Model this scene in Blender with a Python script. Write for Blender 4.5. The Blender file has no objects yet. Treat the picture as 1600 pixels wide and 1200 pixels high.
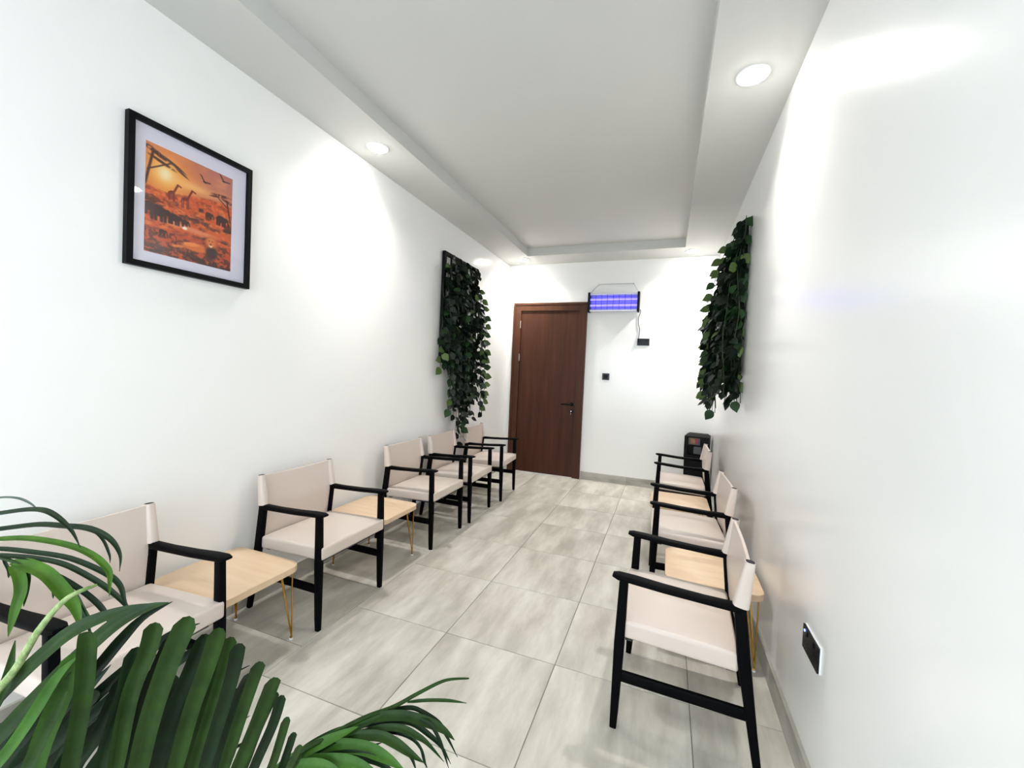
import bpy, bmesh, math, random
import numpy as np
from mathutils import Vector, Matrix

C = bpy.context.scene.collection
S = bpy.context.scene
PI = math.pi
random.seed(7)

# ------------------------------------------------------------------ camera
W, L, H, FRONT = 2.697, 5.570, 2.907, -2.0
cam_data = bpy.data.cameras.new('camera')
cam = bpy.data.objects.new('camera', cam_data)
C.objects.link(cam)
yaw, pitch, roll, fpx = 0.355400, -0.027533, 0.045200, 650.27
_f = Vector((-math.sin(yaw)*math.cos(pitch), math.cos(yaw)*math.cos(pitch), math.sin(pitch)))
_r = Vector((math.cos(yaw), math.sin(yaw), 0)); _u = _r.cross(_f)
_R = _r*math.cos(roll) + _u*math.sin(roll); _U = -_r*math.sin(roll) + _u*math.cos(roll)
M = Matrix((_R, _U, -_f)).transposed().to_4x4(); M.translation = Vector((2.1748, 0, 1.3896))
cam.matrix_world = M
cam_data.sensor_width = 36; cam_data.lens = fpx/1600*36; cam_data.clip_start = .02
S.camera = cam

# ------------------------------------------------------------------ view, world, daylight, exposure
S.view_settings.view_transform = 'Standard'; S.view_settings.look = 'None'
S.view_settings.gamma = 1; S.view_settings.use_curve_mapping = False
S.view_settings.exposure = 1.27
world = bpy.data.worlds.new('daylight'); S.world = world; world.use_nodes = True
bg = world.node_tree.nodes['Background']
bg.inputs[0].default_value = (.77, .89, 1, 1); bg.inputs[1].default_value = 4.2
S.cycles.max_bounces = 10; S.cycles.diffuse_bounces = 7; S.cycles.glossy_bounces = 4
S.cycles.sample_clamp_indirect = 6; S.cycles.caustics_reflective = False; S.cycles.caustics_refractive = False
WIN = (.35, 2.35, .25, 2.35)                     # unseen glazed opening, added behind the camera to match the daylight
pd = bpy.data.lights.new('window_portal', 'AREA'); pd.shape = 'RECTANGLE'
pd.size = WIN[1]-WIN[0]; pd.size_y = WIN[3]-WIN[2]; pd.cycles.is_portal = True
po = bpy.data.objects.new('window_portal', pd); C.objects.link(po)
po.location = ((WIN[0]+WIN[1])/2, FRONT-.1, (WIN[2]+WIN[3])/2); po.rotation_euler = (PI/2, 0, 0)
SPOT = 43.0                                      # downlight power

# ------------------------------------------------------------------ materials
def lin(r, g, b):
    f = lambda c: (c/255/12.92) if c/255 <= .04045 else ((c/255+.055)/1.055)**2.4
    return (f(r), f(g), f(b), 1)
def mat(name, col, rough=.5, metal=0, spec=.5, coat=0, bump=None, var=None):
    m = bpy.data.materials.new(name); m.use_nodes = True
    nt = m.node_tree; b = nt.nodes['Principled BSDF']
    b.inputs['Base Color'].default_value = col; b.inputs['Roughness'].default_value = rough
    b.inputs['Metallic'].default_value = metal; b.inputs['Specular IOR Level'].default_value = spec
    b.inputs['Coat Weight'].default_value = coat
    tc = nt.nodes.new('ShaderNodeTexCoord')
    if var:        # (second colour, scale vector, detail, low, high)
        c2, sc, det, lo, hi = var
        mp = nt.nodes.new('ShaderNodeMapping'); mp.inputs['Scale'].default_value = sc
        nt.links.new(tc.outputs['Object'], mp.inputs[0])
        oi = nt.nodes.new('ShaderNodeObjectInfo'); mu = nt.nodes.new('ShaderNodeMath'); mu.operation = 'MULTIPLY'
        mu.inputs[1].default_value = 40
        nt.links.new(oi.outputs['Random'], mu.inputs[0])
        cx = nt.nodes.new('ShaderNodeCombineXYZ')
        for k in range(3): nt.links.new(mu.outputs[0], cx.inputs[k])
        nt.links.new(cx.outputs[0], mp.inputs['Location'])
        n = nt.nodes.new('ShaderNodeTexNoise'); n.inputs['Scale'].default_value = 1; n.inputs['Detail'].default_value = det
        n.inputs['Roughness'].default_value = .6
        nt.links.new(mp.outputs[0], n.inputs[0])
        r = nt.nodes.new('ShaderNodeValToRGB'); r.color_ramp.elements[0].position = lo; r.color_ramp.elements[1].position = hi
        r.color_ramp.elements[0].color = col; r.color_ramp.elements[1].color = c2
        nt.links.new(n.outputs[0], r.inputs[0]); nt.links.new(r.outputs[0], b.inputs['Base Color'])
    if bump:       # (scale, strength, distance)
        n2 = nt.nodes.new('ShaderNodeTexNoise'); n2.inputs['Scale'].default_value = bump[0]; n2.inputs['Detail'].default_value = 3
        nt.links.new(tc.outputs['Object'], n2.inputs[0])
        bp = nt.nodes.new('ShaderNodeBump'); bp.inputs['Strength'].default_value = bump[1]; bp.inputs['Distance'].default_value = bump[2]
        nt.links.new(n2.outputs[0], bp.inputs['Height']); nt.links.new(bp.outputs[0], b.inputs['Normal'])
    return m
def glow(name, col, strength):
    m = bpy.data.materials.new(name); m.use_nodes = True; nt = m.node_tree
    b = nt.nodes['Principled BSDF']; b.inputs['Base Color'].default_value = col
    b.inputs['Emission Color'].default_value = col; b.inputs['Emission Strength'].default_value = strength
    return m
WALL = mat('white_satin_paint', (.88, .875, .862, 1), .21, spec=.5, bump=(260, .05, .002))
CEIL = mat('matt_ceiling_paint', (.56, .56, .54, 1), .7, spec=.2, bump=(300, .04, .002))
TILE = mat('grey_stone_tile', lin(166, 161, 149), .36, spec=.35, var=(lin(204, 201, 190), (8, 2.0, 3), 9, .36, .66), bump=(60, .05, .001))
SKIRT = mat('grey_skirting_tile', lin(150, 147, 138), .4, var=(lin(178, 175, 166), (3, 3, 9), 4, .4, .6))
GROUT = mat('grout', lin(120, 118, 110), .9)
LEATHER = mat('beige_leatherette', lin(204, 191, 181), .38, spec=.45, bump=(500, .06, .001))
SLEEVE_IN = mat('dark_sleeve_end', (.02, .02, .02, 1), .8)
BLACK = mat('black_stained_wood', (.0015, .0015, .002, 1), .55, spec=.05, bump=(40, .03, .001))
RAIL = mat('dark_seat_rail', (.03, .03, .032, 1), .5)
MAPLE = mat('pale_maple_laminate', lin(209, 181, 149), .42, var=(lin(216, 190, 160), (2, 26, 20), 3, .35, .65))
GOLD = mat('gold_wire', lin(196, 148, 62), .22, metal=1)
CAP = mat('clear_foot_cap', (.8, .8, .78, 1), .3)
DOORW = mat('red_brown_door_veneer', lin(54, 29, 17), .46, spec=.2, var=(lin(78, 44, 28), (16, 16, 1.1), 5, .3, .72))
DFRAME = mat('red_brown_door_casing', lin(64, 37, 23), .46, spec=.2, var=(lin(80, 48, 30), (20, 20, 1.6), 4, .3, .7))
DGAP = mat('door_shadow_gap', (.01, .006, .004, 1), .9)
METAL = mat('brushed_steel', (.6, .6, .6, 1), .3, metal=1)
SILVER = mat('silver_housing', (.62, .62, .66, 1), .4, metal=.5)
IRON = mat('black_handle', (.003, .003, .003, 1), .5, spec=.1)
PLASTIC = mat('black_plastic', (.004, .004, .005, 1), .45, spec=.15)
GLOSSB = mat('black_glass_plate', (.002, .003, .006, 1), .2, spec=.2)
WHITEP = mat('white_plastic', (.8, .8, .8, 1), .35)
MATB = mat('black_picture_frame', (.002, .002, .003, 1), .5, spec=.12)
MOUNT = mat('lavender_white_mount', lin(222, 219, 234), .6)
BINM = mat('charcoal_bin_plastic', (.006, .006, .0065, 1), .6, spec=.12)
BINS = mat('grey_bin_flap', (.05, .05, .052, 1), .35)
LATT = mat('black_lattice', (.002, .002, .002, 1), .6, spec=.15)
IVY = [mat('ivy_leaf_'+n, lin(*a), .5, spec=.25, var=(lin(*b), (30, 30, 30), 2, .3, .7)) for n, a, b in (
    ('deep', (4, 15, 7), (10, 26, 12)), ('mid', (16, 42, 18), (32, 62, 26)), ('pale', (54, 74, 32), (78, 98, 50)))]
STEM = mat('ivy_stem', lin(34, 44, 24), .6)
PALMM = [mat('palm_leaf_'+n, lin(*a), .5, spec=.18, var=(lin(*b), (20, 20, 20), 3, .3, .7)) for n, a, b in (
    ('deep', (8, 26, 8), (16, 40, 12)), ('mid', (18, 42, 5), (34, 60, 12)), ('bright', (38, 72, 6), (60, 96, 14)),
    ('pale', (40, 76, 18), (60, 98, 32)), ('streaked', (84, 112, 60), (156, 172, 120)), ('dull', (62, 76, 66), (84, 96, 84)))]
PALMM[4].node_tree.nodes['Mapping'].inputs['Scale'].default_value = (140, 140, 60)
CANE = mat('palm_cane', lin(104, 122, 60), .5)
POT = mat('white_pot', (.7, .7, .68, 1), .35)
SOIL = mat('soil', (.03, .02, .014, 1), .95)
DISC = glow('downlight_diffuser', (1, .98, .94, 1), 30)
UV = glow('violet_tube', (.15, .12, 1, 1), 1.5)
UVBACK = mat('violet_reflector', (.25, .22, .75, 1), .35)
LEDB = glow('blue_indicator', (.1, .15, 1, 1), 6)
LEDW = glow('white_indicator', (.8, .85, 1, 1), 1.2)
GLASS = bpy.data.materials.new('clear_glass'); GLASS.use_nodes = True
_nt = GLASS.node_tree; _nt.nodes.remove(_nt.nodes['Principled BSDF'])
_t = _nt.nodes.new('ShaderNodeBsdfTransparent'); _g = _nt.nodes.new('ShaderNodeBsdfGlossy'); _g.inputs['Roughness'].default_value = .03
_lw = _nt.nodes.new('ShaderNodeLayerWeight'); _lw.inputs[0].default_value = .5
_pw = _nt.nodes.new('ShaderNodeMath'); _pw.operation = 'POWER'; _pw.inputs[1].default_value = 5; _nt.links.new(_lw.outputs['Facing'], _pw.inputs[0])
_fr = _nt.nodes.new('ShaderNodeMath'); _fr.operation = 'MULTIPLY_ADD'; _fr.inputs[1].default_value = .85; _fr.inputs[2].default_value = .03; _nt.links.new(_pw.outputs[0], _fr.inputs[0]); _mx = _nt.nodes.new('ShaderNodeMixShader')
_nt.links.new(_fr.outputs[0], _mx.inputs[0]); _nt.links.new(_t.outputs[0], _mx.inputs[1]); _nt.links.new(_g.outputs[0], _mx.inputs[2])
_nt.links.new(_mx.outputs[0], _nt.nodes['Material Output'].inputs[0])

# ------------------------------------------------------------------ helpers
def tag(o, label=None, cat=None, group=None, kind=None):
    if label: o['label'] = label
    if cat: o['category'] = cat
    if group: o['group'] = group
    if kind: o['kind'] = kind
    return o
def empty(name, loc=(0, 0, 0), rz=0, label=None, cat=None, group=None):
    o = bpy.data.objects.new(name, None); C.objects.link(o)
    o.location = loc; o.rotation_euler = (0, 0, rz); o.empty_display_size = .1
    return tag(o, label, cat, group)
def link(name, me, m, parent=None, loc=None, smooth=False):
    o = bpy.data.objects.new(name, me); C.objects.link(o)
    if m is not None: me.materials.append(m)
    if parent is not None: o.parent = parent
    if loc is not None: o.location = loc
    if smooth:
        for p in me.polygons: p.use_smooth = True
    return o
class MB:
    def __init__(s): s.v, s.f = [], []
    def add(s, v, f):
        n = len(s.v); s.v += [tuple(p) for p in v]; s.f += [tuple(i+n for i in q) for q in f]; return s
    def box(s, x0, x1, y0, y1, z0, z1):
        return s.add([(x0,y0,z0),(x1,y0,z0),(x1,y1,z0),(x0,y1,z0),(x0,y0,z1),(x1,y0,z1),(x1,y1,z1),(x0,y1,z1)],
                     [(0,3,2,1),(4,5,6,7),(0,1,5,4),(1,2,6,5),(2,3,7,6),(3,0,4,7)])
    def cbox(s, x0, x1, y0, y1, z0, z1, c=.002):
        """box with chamfered edges"""
        bm = bmesh.new(); bmesh.ops.create_cube(bm, size=1)
        for v in bm.verts: v.co = Vector(((x0+x1)/2+v.co.x*(x1-x0), (y0+y1)/2+v.co.y*(y1-y0), (z0+z1)/2+v.co.z*(z1-z0)))
        bmesh.ops.bevel(bm, geom=bm.edges[:], offset=c, segments=2, affect='EDGES', profile=.7)
        bm.verts.index_update(); s.add([v.co[:] for v in bm.verts], [[v.index for v in f.verts] for f in bm.faces]); bm.free(); return s
    def sweep(s, pts, sizes, up=(0, 1, 0), n=12, power=4):
        """superellipse section (a along up, b across) along a path"""
        pts = [Vector(p) for p in pts]; rings = []
        for i, p in enumerate(pts):
            t = (pts[min(i+1, len(pts)-1)]-pts[max(i-1, 0)]).normalized()
            u = Vector(up); u = (u-t*u.dot(t)).normalized(); w = t.cross(u)
            a, b = sizes[i] if isinstance(sizes, list) else sizes
            ring = []
            for k in range(n):
                th = 2*PI*(k+.5)/n; cs, sn = math.cos(th), math.sin(th)
                e = 2/power
                ring.append(p+u*a/2*math.copysign(abs(cs)**e, cs)+w*b/2*math.copysign(abs(sn)**e, sn))
            rings.append(ring)
        v = [q for r in rings for q in r]; f = []
        for i in range(len(rings)-1):
            for k in range(n):
                a, b = i*n+k, i*n+(k+1) % n; f.append((a, b, b+n, a+n))
        f.append(tuple(range(n))[::-1]); f.append(tuple((len(rings)-1)*n+k for k in range(n)))
        return s.add(v, f)
    def tube(s, pts, r, n=6):
        pts = [Vector(p) for p in pts]
        d = (pts[-1]-pts[0]).normalized(); up = (0, 0, 1) if abs(d.z) < .9 else (0, 1, 0)
        return s.sweep(pts, [(2*(r[i] if isinstance(r, list) else r),)*2 for i in range(len(pts))], up, n, 2)
    def disc(s, c, r, ax, d, n=24):
        """short cylinder of depth d along axis ax"""
        c = Vector(c); a = Vector(ax).normalized(); u = a.orthogonal().normalized(); w = a.cross(u)
        ring = [c+u*r*math.cos(2*PI*k/n)+w*r*math.sin(2*PI*k/n) for k in range(n)]
        return s.add(ring+[q+a*d for q in ring], [tuple(range(n))[::-1], tuple(range(n, 2*n))]+[(k, (k+1) % n, (k+1) % n+n, k+n) for k in range(n)])
    def mesh(s, name):
        me = bpy.data.meshes.new(name); me.from_pydata(s.v, [], s.f)
        bm = bmesh.new(); bm.from_mesh(me); bmesh.ops.recalc_face_normals(bm, faces=bm.faces); bm.to_mesh(me); bm.free()
        return me
    def build(s, name, m, parent=None, smooth=False, angle=None):
        me = s.mesh(name); o = link(name, me, m, parent, smooth=smooth or angle is not None)
        if angle is not None:
            me.set_sharp_from_angle(angle=math.radians(angle))
        return o
def copy_tree(o, parent=None):
    c = o.copy(); C.objects.link(c)
    if parent is not None: c.parent = parent
    for ch in list(o.children): copy_tree(ch, c)
    return c
def struct(o): return tag(o, kind='structure')

def bez(pts, k=4):
    out = []
    for i in range(len(pts)-1):
        p0, p1, p2, p3 = pts[max(i-1, 0)], pts[i], pts[i+1], pts[min(i+2, len(pts)-1)]
        for j in range(k):
            t = j/k
            out.append(.5*((2*p1)+(p2-p0)*t+(2*p0-5*p1+4*p2-p3)*t*t+(3*p1-p0-3*p2+p3)*t**3))
    out.append(pts[-1]); return out

# ------------------------------------------------------------------ the room
T = .15
struct(MB().box(-T, 0, FRONT-T, L+T, -.1, H+.25).build('wall_left', WALL))
struct(MB().box(W, W+T, FRONT-T, L+T, -.1, H+.25).build('wall_right', WALL))
DX0, DX1, DZ = .0977, 1.1376, 2.37
b = MB().box(0, .20, L, L+T, -.1, H+.25); b.box(1.04, W, L, L+T, -.1, H+.25); b.box(.20, 1.04, L, L+T, 2.27, H+.25); b.box(.20, 1.04, L+.06, L+T, -.1, 2.27)
struct(b.build('wall_back', WALL))
b = MB().box(0, WIN[0], FRONT-T, FRONT, -.1, H+.25).box(WIN[1], W, FRONT-T, FRONT, -.1, H+.25)
b.box(WIN[0], WIN[1], FRONT-T, FRONT, -.1, WIN[2]).box(WIN[0], WIN[1], FRONT-T, FRONT, WIN[3], H+.25)
struct(b.build('wall_front', WALL))
wf = MB(); fy0, fy1 = FRONT-.11, FRONT-.05
for x in (WIN[0], (WIN[0]+WIN[1])/2-.025, WIN[1]-.05): wf.box(x, x+.05, fy0, fy1, WIN[2], WIN[3])
for z in (WIN[2], WIN[3]-.05): wf.box(WIN[0], WIN[1], fy0, fy1, z, z+.05)
wn = struct(wf.build('added_window_1', SILVER))  # frame of the added, unseen opening
MB().box(WIN[0]+.05, WIN[1]-.05, FRONT-.085, FRONT-.080, WIN[2]+.05, WIN[3]-.05).build('pane', GLASS, wn)

# ceiling: dropped border with a raised tray in the middle
TX0, TX1, TY1, TY0, TH = .3953, 2.2945, 5.1563, -1.58, .102
cl = MB().box(0, TX0, FRONT, L, H, H+TH).box(TX1, W, FRONT, L, H, H+TH).box(TX0, TX1, TY1, L, H, H+TH).box(TX0, TX1, FRONT, TY0, H, H+TH)
ce = struct(cl.build('ceiling', CEIL))
MB().box(0, W, FRONT, L, H+TH, H+TH+.08).build('tray_panel', CEIL, ce)

# floor: grout bed and separate stone tiles
fl = struct(MB().box(0, W, FRONT, L, -.1, -.0025).build('floor', GROUT))
cols = [(0, .563, .215), (.563, 1.153, 0), (1.153, 1.743, 0), (1.743, 2.337, 0), (2.337, W, .0)]
cache = {}
for x0, x1, off in cols:
    for k in range(-7, 9):
        y0 = 1.33+off+.598*k; y1 = y0+.598
        y0, y1 = max(y0, FRONT), min(y1, L)
        if y1-y0 < .02: continue
        g = .0016; key = (round(x1-x0, 3), round(y1-y0, 3))
        if key not in cache:
            w_, h_ = (x1-x0)/2-g, (y1-y0)/2-g; c_ = .0012
            me = bpy.data.meshes.new('tile')
            me.from_pydata([(-w_,-h_,-.0024),(w_,-h_,-.0024),(w_,h_,-.0024),(-w_,h_,-.0024),(-w_+c_,-h_+c_,0),(w_-c_,-h_+c_,0),(w_-c_,h_-c_,0),(-w_+c_,h_-c_,0)], [],
                           [(4,5,6,7),(0,1,5,4),(1,2,6,5),(2,3,7,6),(3,0,4,7)])
            me.materials.append(TILE); cache[key] = me
        link('tile', cache[key], None, fl, ((x0+x1)/2, (y0+y1)/2, 0))
# skirting tiles
BH, BT = .105, .014
def skirting(name, axis, fixed, a0, a1, sgn):
    root = struct(MB().box(*((fixed-.001, fixed+.001, a0, a1) if axis == 'y' else (a0, a1, fixed-.001, fixed+.001)), 0, BH-.002).build(name, GROUT))
    a = a0
    while a < a1-.02:
        e = min(a+.598, a1)
        lo, hi = (fixed, fixed+BT*sgn) if sgn > 0 else (fixed+BT*sgn, fixed)
        m = MB()
        if axis == 'y': m.cbox(lo, hi, a+.001, e-.001, .001, BH, .0015)
        else: m.cbox(a+.001, e-.001, lo, hi, .001, BH, .0015)
        m.build('skirting_tile', SKIRT, root); a = e
skirting('baseboard_left', 'y', 0, FRONT, L, 1)
skirting('baseboard_right', 'y', W, FRONT, L, -1)
skirting('baseboard_back', 'x', L, DX1+.01, W-BT, -1)

# ------------------------------------------------------------------ door
d = struct(MB().box(.212, 1.032, L-.012, L+.03, .006, 2.258).build('door_1', DOORW))
cas = MB()
zi = 2.262; y0, y1 = L-.030, L+.03
def prism(m, poly, y0, y1):
    n = len(poly); m.add([(x, y0, z) for x, z in poly]+[(x, y1, z) for x, z in poly],
        [tuple(range(n))[::-1], tuple(range(n, 2*n))]+[(k, (k+1) % n, (k+1) % n+n, k+n) for k in range(n)])
for poly in ([(DX0,0),(.208,0),(.208,zi),(DX0,DZ)], [(1.036,0),(DX1,0),(DX1,DZ),(1.036,zi)], [(DX0,DZ),(.208,zi),(1.036,zi),(DX1,DZ)]):
    m = MB(); prism(m, poly, y0, L+.02); o = m.build('casing_board', DFRAME, d)
m = MB()
for poly in ([(DX0,0),(DX0+.028,0),(DX0+.028,DZ-.028),(DX0,DZ)], [(DX1-.028,0),(DX1,0),(DX1,DZ),(DX1-.028,DZ-.028)], [(DX0,DZ),(DX0+.028,DZ-.028),(DX1-.028,DZ-.028),(DX1,DZ)]):
    prism(m, poly, y0-.008, y0+.002)
m.build('casing_edge', DFRAME, d)
m = MB().box(.2, .212, L+.0, L+.04, 0, 2.27); m.box(1.032, 1.04, L+.0, L+.04, 0, 2.27); m.box(.2, 1.04, L+.0, L+.04, 2.258, 2.27); m.build('gap_shade_strip', DGAP, d)  # near-black strips paint the shade in the gap round the leaf
for z in (2.02, 1.56): MB().tube([(.209, L-.034, z), (.209, L-.034, z+.1)], .007, 8).build('hinge', METAL, d)
h = MB().disc((.985, L-.012, .995), .026, (0, -1, 0), .01)
h.tube([(.985, L-.02, .995), (.985, L-.06, .995)], .009, 8)
h.sweep([(.990, L-.06, .995), (.93, L-.062, .996), (.845, L-.058, .992)], [(.026, .018), (.024, .016), (.018, .012)], (0, 0, 1), 10, 3)
h.build('door_handle', IRON, d, angle=40)
h = MB().disc((.985, L-.012, .900), .024, (0, -1, 0), .008).build('lock_plate', IRON, d, angle=40)
m = MB().disc((.985, L-.02, .903), .009, (0, -1, 0), .012, 12); m.box(.983, .987, L-.052, L-.032, .893, .913); m.disc((.985, L-.045, .872), .013, (1, 0, 0), .003, 12)
tag(m.build('key', METAL, h), 'brass and steel key in the lock')

# ------------------------------------------------------------------ downlights
def downlight(x, y, label, p=1):
    r = empty('downlight', (x, y, H), 0, label, 'ceiling light', 'recessed round downlights in the dropped border')
    n = 32; v = []; f = []
    for rr, z in ((.078, .0), (.076, -.005), (.064, -.006), (.060, -.001)):
        v += [(rr*math.cos(2*PI*k/n), rr*math.sin(2*PI*k/n), z) for k in range(n)]
    for i in range(3): f += [(i*n+k, i*n+(k+1) % n, (i+1)*n+(k+1) % n, (i+1)*n+k) for k in range(n)]
    MB().add(v, f).build('trim_ring', WHITEP, r, smooth=True)
    v = []; f = []
    for rr, z in ((.060, -.001), (.056, -.010), (.044, -.016), (.024, -.019), (.002, -.020)): v += [(rr*math.cos(2*PI*k/n), rr*math.sin(2*PI*k/n), z) for k in range(n)]
    for i in range(4): f += [(i*n+k, i*n+(k+1) % n, (i+1)*n+(k+1) % n, (i+1)*n+k) for k in range(n)]
    MB().add(v, f+[tuple(range(4*n, 5*n))]).build('diffuser', DISC, r, smooth=True)
    ld = bpy.data.lights.new('downlight_lamp', 'SPOT'); ld.energy = SPOT*p; ld.spot_size = math.radians(140); ld.spot_blend = 1
    ld.shadow_soft_size = .045; ld.color = (1, .975, .93)
    lo = bpy.data.objects.new('lamp', ld); C.objects.link(lo); lo.parent = r; lo.location = (0, 0, -.026)
downlight(.212, 2.40, 'round white ceiling light above the wall between picture and left climbing plant')
downlight(2.493, 2.353, 'round white ceiling light in the right border over the nearest right chair')
downlight(.30, 5.30, 'ceiling light glowing in the back left ceiling corner above the door', 1.6)
downlight(2.38, 5.32, 'ceiling light glowing in the back right ceiling corner near the right plant', 1.6)
downlight(.212, -.5, 'added unseen left ceiling light behind the camera', .7)  # unseen lamp added behind the camera to raise the brightness
downlight(2.493, -.5, 'added unseen right ceiling light behind the camera', .35)  # its unseen right-hand partner, also added for brightness

# ------------------------------------------------------------------ chairs (local: +x to the front, origin under the rear legs)
HW = .245
def make_chair():
    r = empty('armchair')
    for s in (-1, 1):
        y = s*HW
        MB().sweep([(.522, y, 0), (.520, y, .06), (.514, y, .34), (.508, y, .592)], [(.024, .026), (.028, .030), (.032, .040), (.030, .034)], (0, 1, 0), 12, 5).build('leg', BLACK, r, angle=40)
        MB().sweep([(.018, y, 0), (.045, y, .16), (.083, y, .40), (.103, y, .575), (.100, y, .62), (.082, y, .755)],
                   [(.024, .026), (.028, .032), (.032, .044), (.032, .040), (.026, .026), (.022, .020)], (0, 1, 0), 12, 5).build('leg', BLACK, r, angle=40)
        MB().sweep([(.088, y, .583), (.12, y, .588), (.22, y, .590), (.36, y, .596), (.47, y, .604), (.530, y, .607), (.552, y, .609)],
                   [(.030, .030), (.034, .030), (.040, .024), (.048, .022), (.052, .022), (.050, .020), (.034, .010)], (0, 1, 0), 14, 5).build('armrest', BLACK, r, angle=40)
        MB().sweep([(.045, y, .213), (.512, y, .213)], [(.020, .042)]*2, (0, 1, 0), 12, 5).build('stretcher', BLACK, r, angle=40)
        # leather sleeve pulled over the back post
        MB().sweep([(.104, y, .596), (.100, y, .62), (.091, y, .69), (.082, y, .760)],
                   [(.040, .054), (.040, .052), (.037, .043), (.034, .034)], (0, 1, 0), 16, 3.2).build('sleeve', LEATHER, r, angle=50)
        MB().sweep([(.082, y, .759), (.0817, y, .7615)], [(.029, .029)]*2, (0, 1, 0), 12, 3).build('hollow_shade_disc', SLEEVE_IN, r)  # dark disc painted as the shaded hollow at the sleeve top
    m = MB()
    for s in (-1, 1): m.box(.11, .50, s*(HW-.05)-.013, s*(HW-.05)+.013, .345, .362)
    m.box(.11, .135, -HW+.02, HW-.02, .342, .36); m.box(.470, .495, -HW+.03, HW-.03, .340, .362)
    m.build('seat_frame', RAIL, r)
    # seat cushion: superellipsoid-like slab, gently crowned, sloping back
    n = 20; v = []; f = []
    def grid(u, w):      # u,w in 0..1 -> plan point with rounded corners
        return .098+u*(.537-.098), (w*2-1)*(HW+.004)
    bm = bmesh.new(); bmesh.ops.create_cube(bm, size=1)
    for vv in bm.verts: vv.co = Vector((.3175+vv.co.x*.439, vv.co.y*(2*HW+.008), .394+vv.co.z*.066))
    bmesh.ops.bevel(bm, geom=bm.edges[:], offset=.013, segments=4, affect='EDGES', profile=.6)
    bmesh.ops.triangulate(bm, faces=[q for q in bm.faces if len(q.verts) > 4])
    bmesh.ops.subdivide_edges(bm, edges=[e for e in bm.edges if e.calc_length() > .2], cuts=7, use_grid_fill=True)
    for vv in bm.verts:
        x, y, z = vv.co; a = max(0, 1-((x-.3175)/.2195)**2)*max(0, 1-(y/.249)**2)
        if z > .40: vv.co.z += .016*a**.6
        vv.co.z += (x-.3175)*.035
    me = bpy.data.meshes.new('seat'); bm.normal_update(); bm.to_mesh(me); bm.free()
    link('seat', me, LEATHER, r, smooth=True); me.set_sharp_from_angle(angle=math.radians(50))
    # sling back, slightly hollow
    nu, nz = 16, 12; v = []; f = []
    for side in (0, 1):
        for j in range(nz+1):
            t = j/nz; z = .405+t*(.757-.405)
            px = .083+(z-.40)*.11 if z < .575 else .102-(z-.575)*.108
            for i in range(nu+1):
                w = i/nu*2-1
                x = px-.007*(1-w*w)+(.009 if side == 0 else -.002)
                v.append((x, w*(HW-.003), z-.006*(1-w*w)*(t > .95)))
    st = (nu+1)*(nz+1); q = lambda s, j, i: s*st+j*(nu+1)+i
    for j in range(nz):
        for i in range(nu):
            f.append((q(0,j,i), q(0,j,i+1), q(0,j+1,i+1), q(0,j+1,i))); f.append((q(1,j,i), q(1,j+1,i), q(1,j+1,i+1), q(1,j,i+1)))
    for i in range(nu): f.append((q(0,0,i), q(1,0,i), q(1,0,i+1), q(0,0,i+1))); f.append((q(0,nz,i), q(0,nz,i+1), q(1,nz,i+1), q(1,nz,i)))
    for j in range(nz): f.append((q(0,j,0), q(0,j+1,0), q(1,j+1,0), q(1,j,0))); f.append((q(0,j,nu), q(1,j,nu), q(1,j+1,nu), q(0,j+1,nu)))
    MB().add(v, f).build('backrest', LEATHER, r, angle=50)
    return r
proto = make_chair(); GC = 'beige armchairs with black frames along the walls'
for i, (x, y, a, lab) in enumerate([
    (.054, .875, .032, 'beige armchair with black frame nearest the camera on the left, behind palm leaves'),
    (.018, 1.919, -.009, 'beige armchair with black frame standing between the two left wooden tables'),
    (.014, 3.015, .007, 'beige armchair with black frame just beyond the second left table'),
    (.020, 3.641, .035, 'middle beige armchair of the three adjoining ones on the left, under the ivy'),
    (.030, 4.352, .065, 'beige armchair with black frame on the left closest to the brown door'),
    (2.576, 1.906, PI-.0405, 'nearest beige armchair along the right wall, by the wall socket'),
    (2.660, 3.028, PI+.030, 'beige armchair between the two tables along the right wall'),
    (2.656, 4.351, PI-.006, 'farthest beige armchair along the right wall, in front of the black bin')]):
    o = proto if i == 0 else copy_tree(proto)
    o.location = (x, y, 0); o.rotation_euler = (0, 0, a); tag(o, lab, 'chair', GC)

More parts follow.
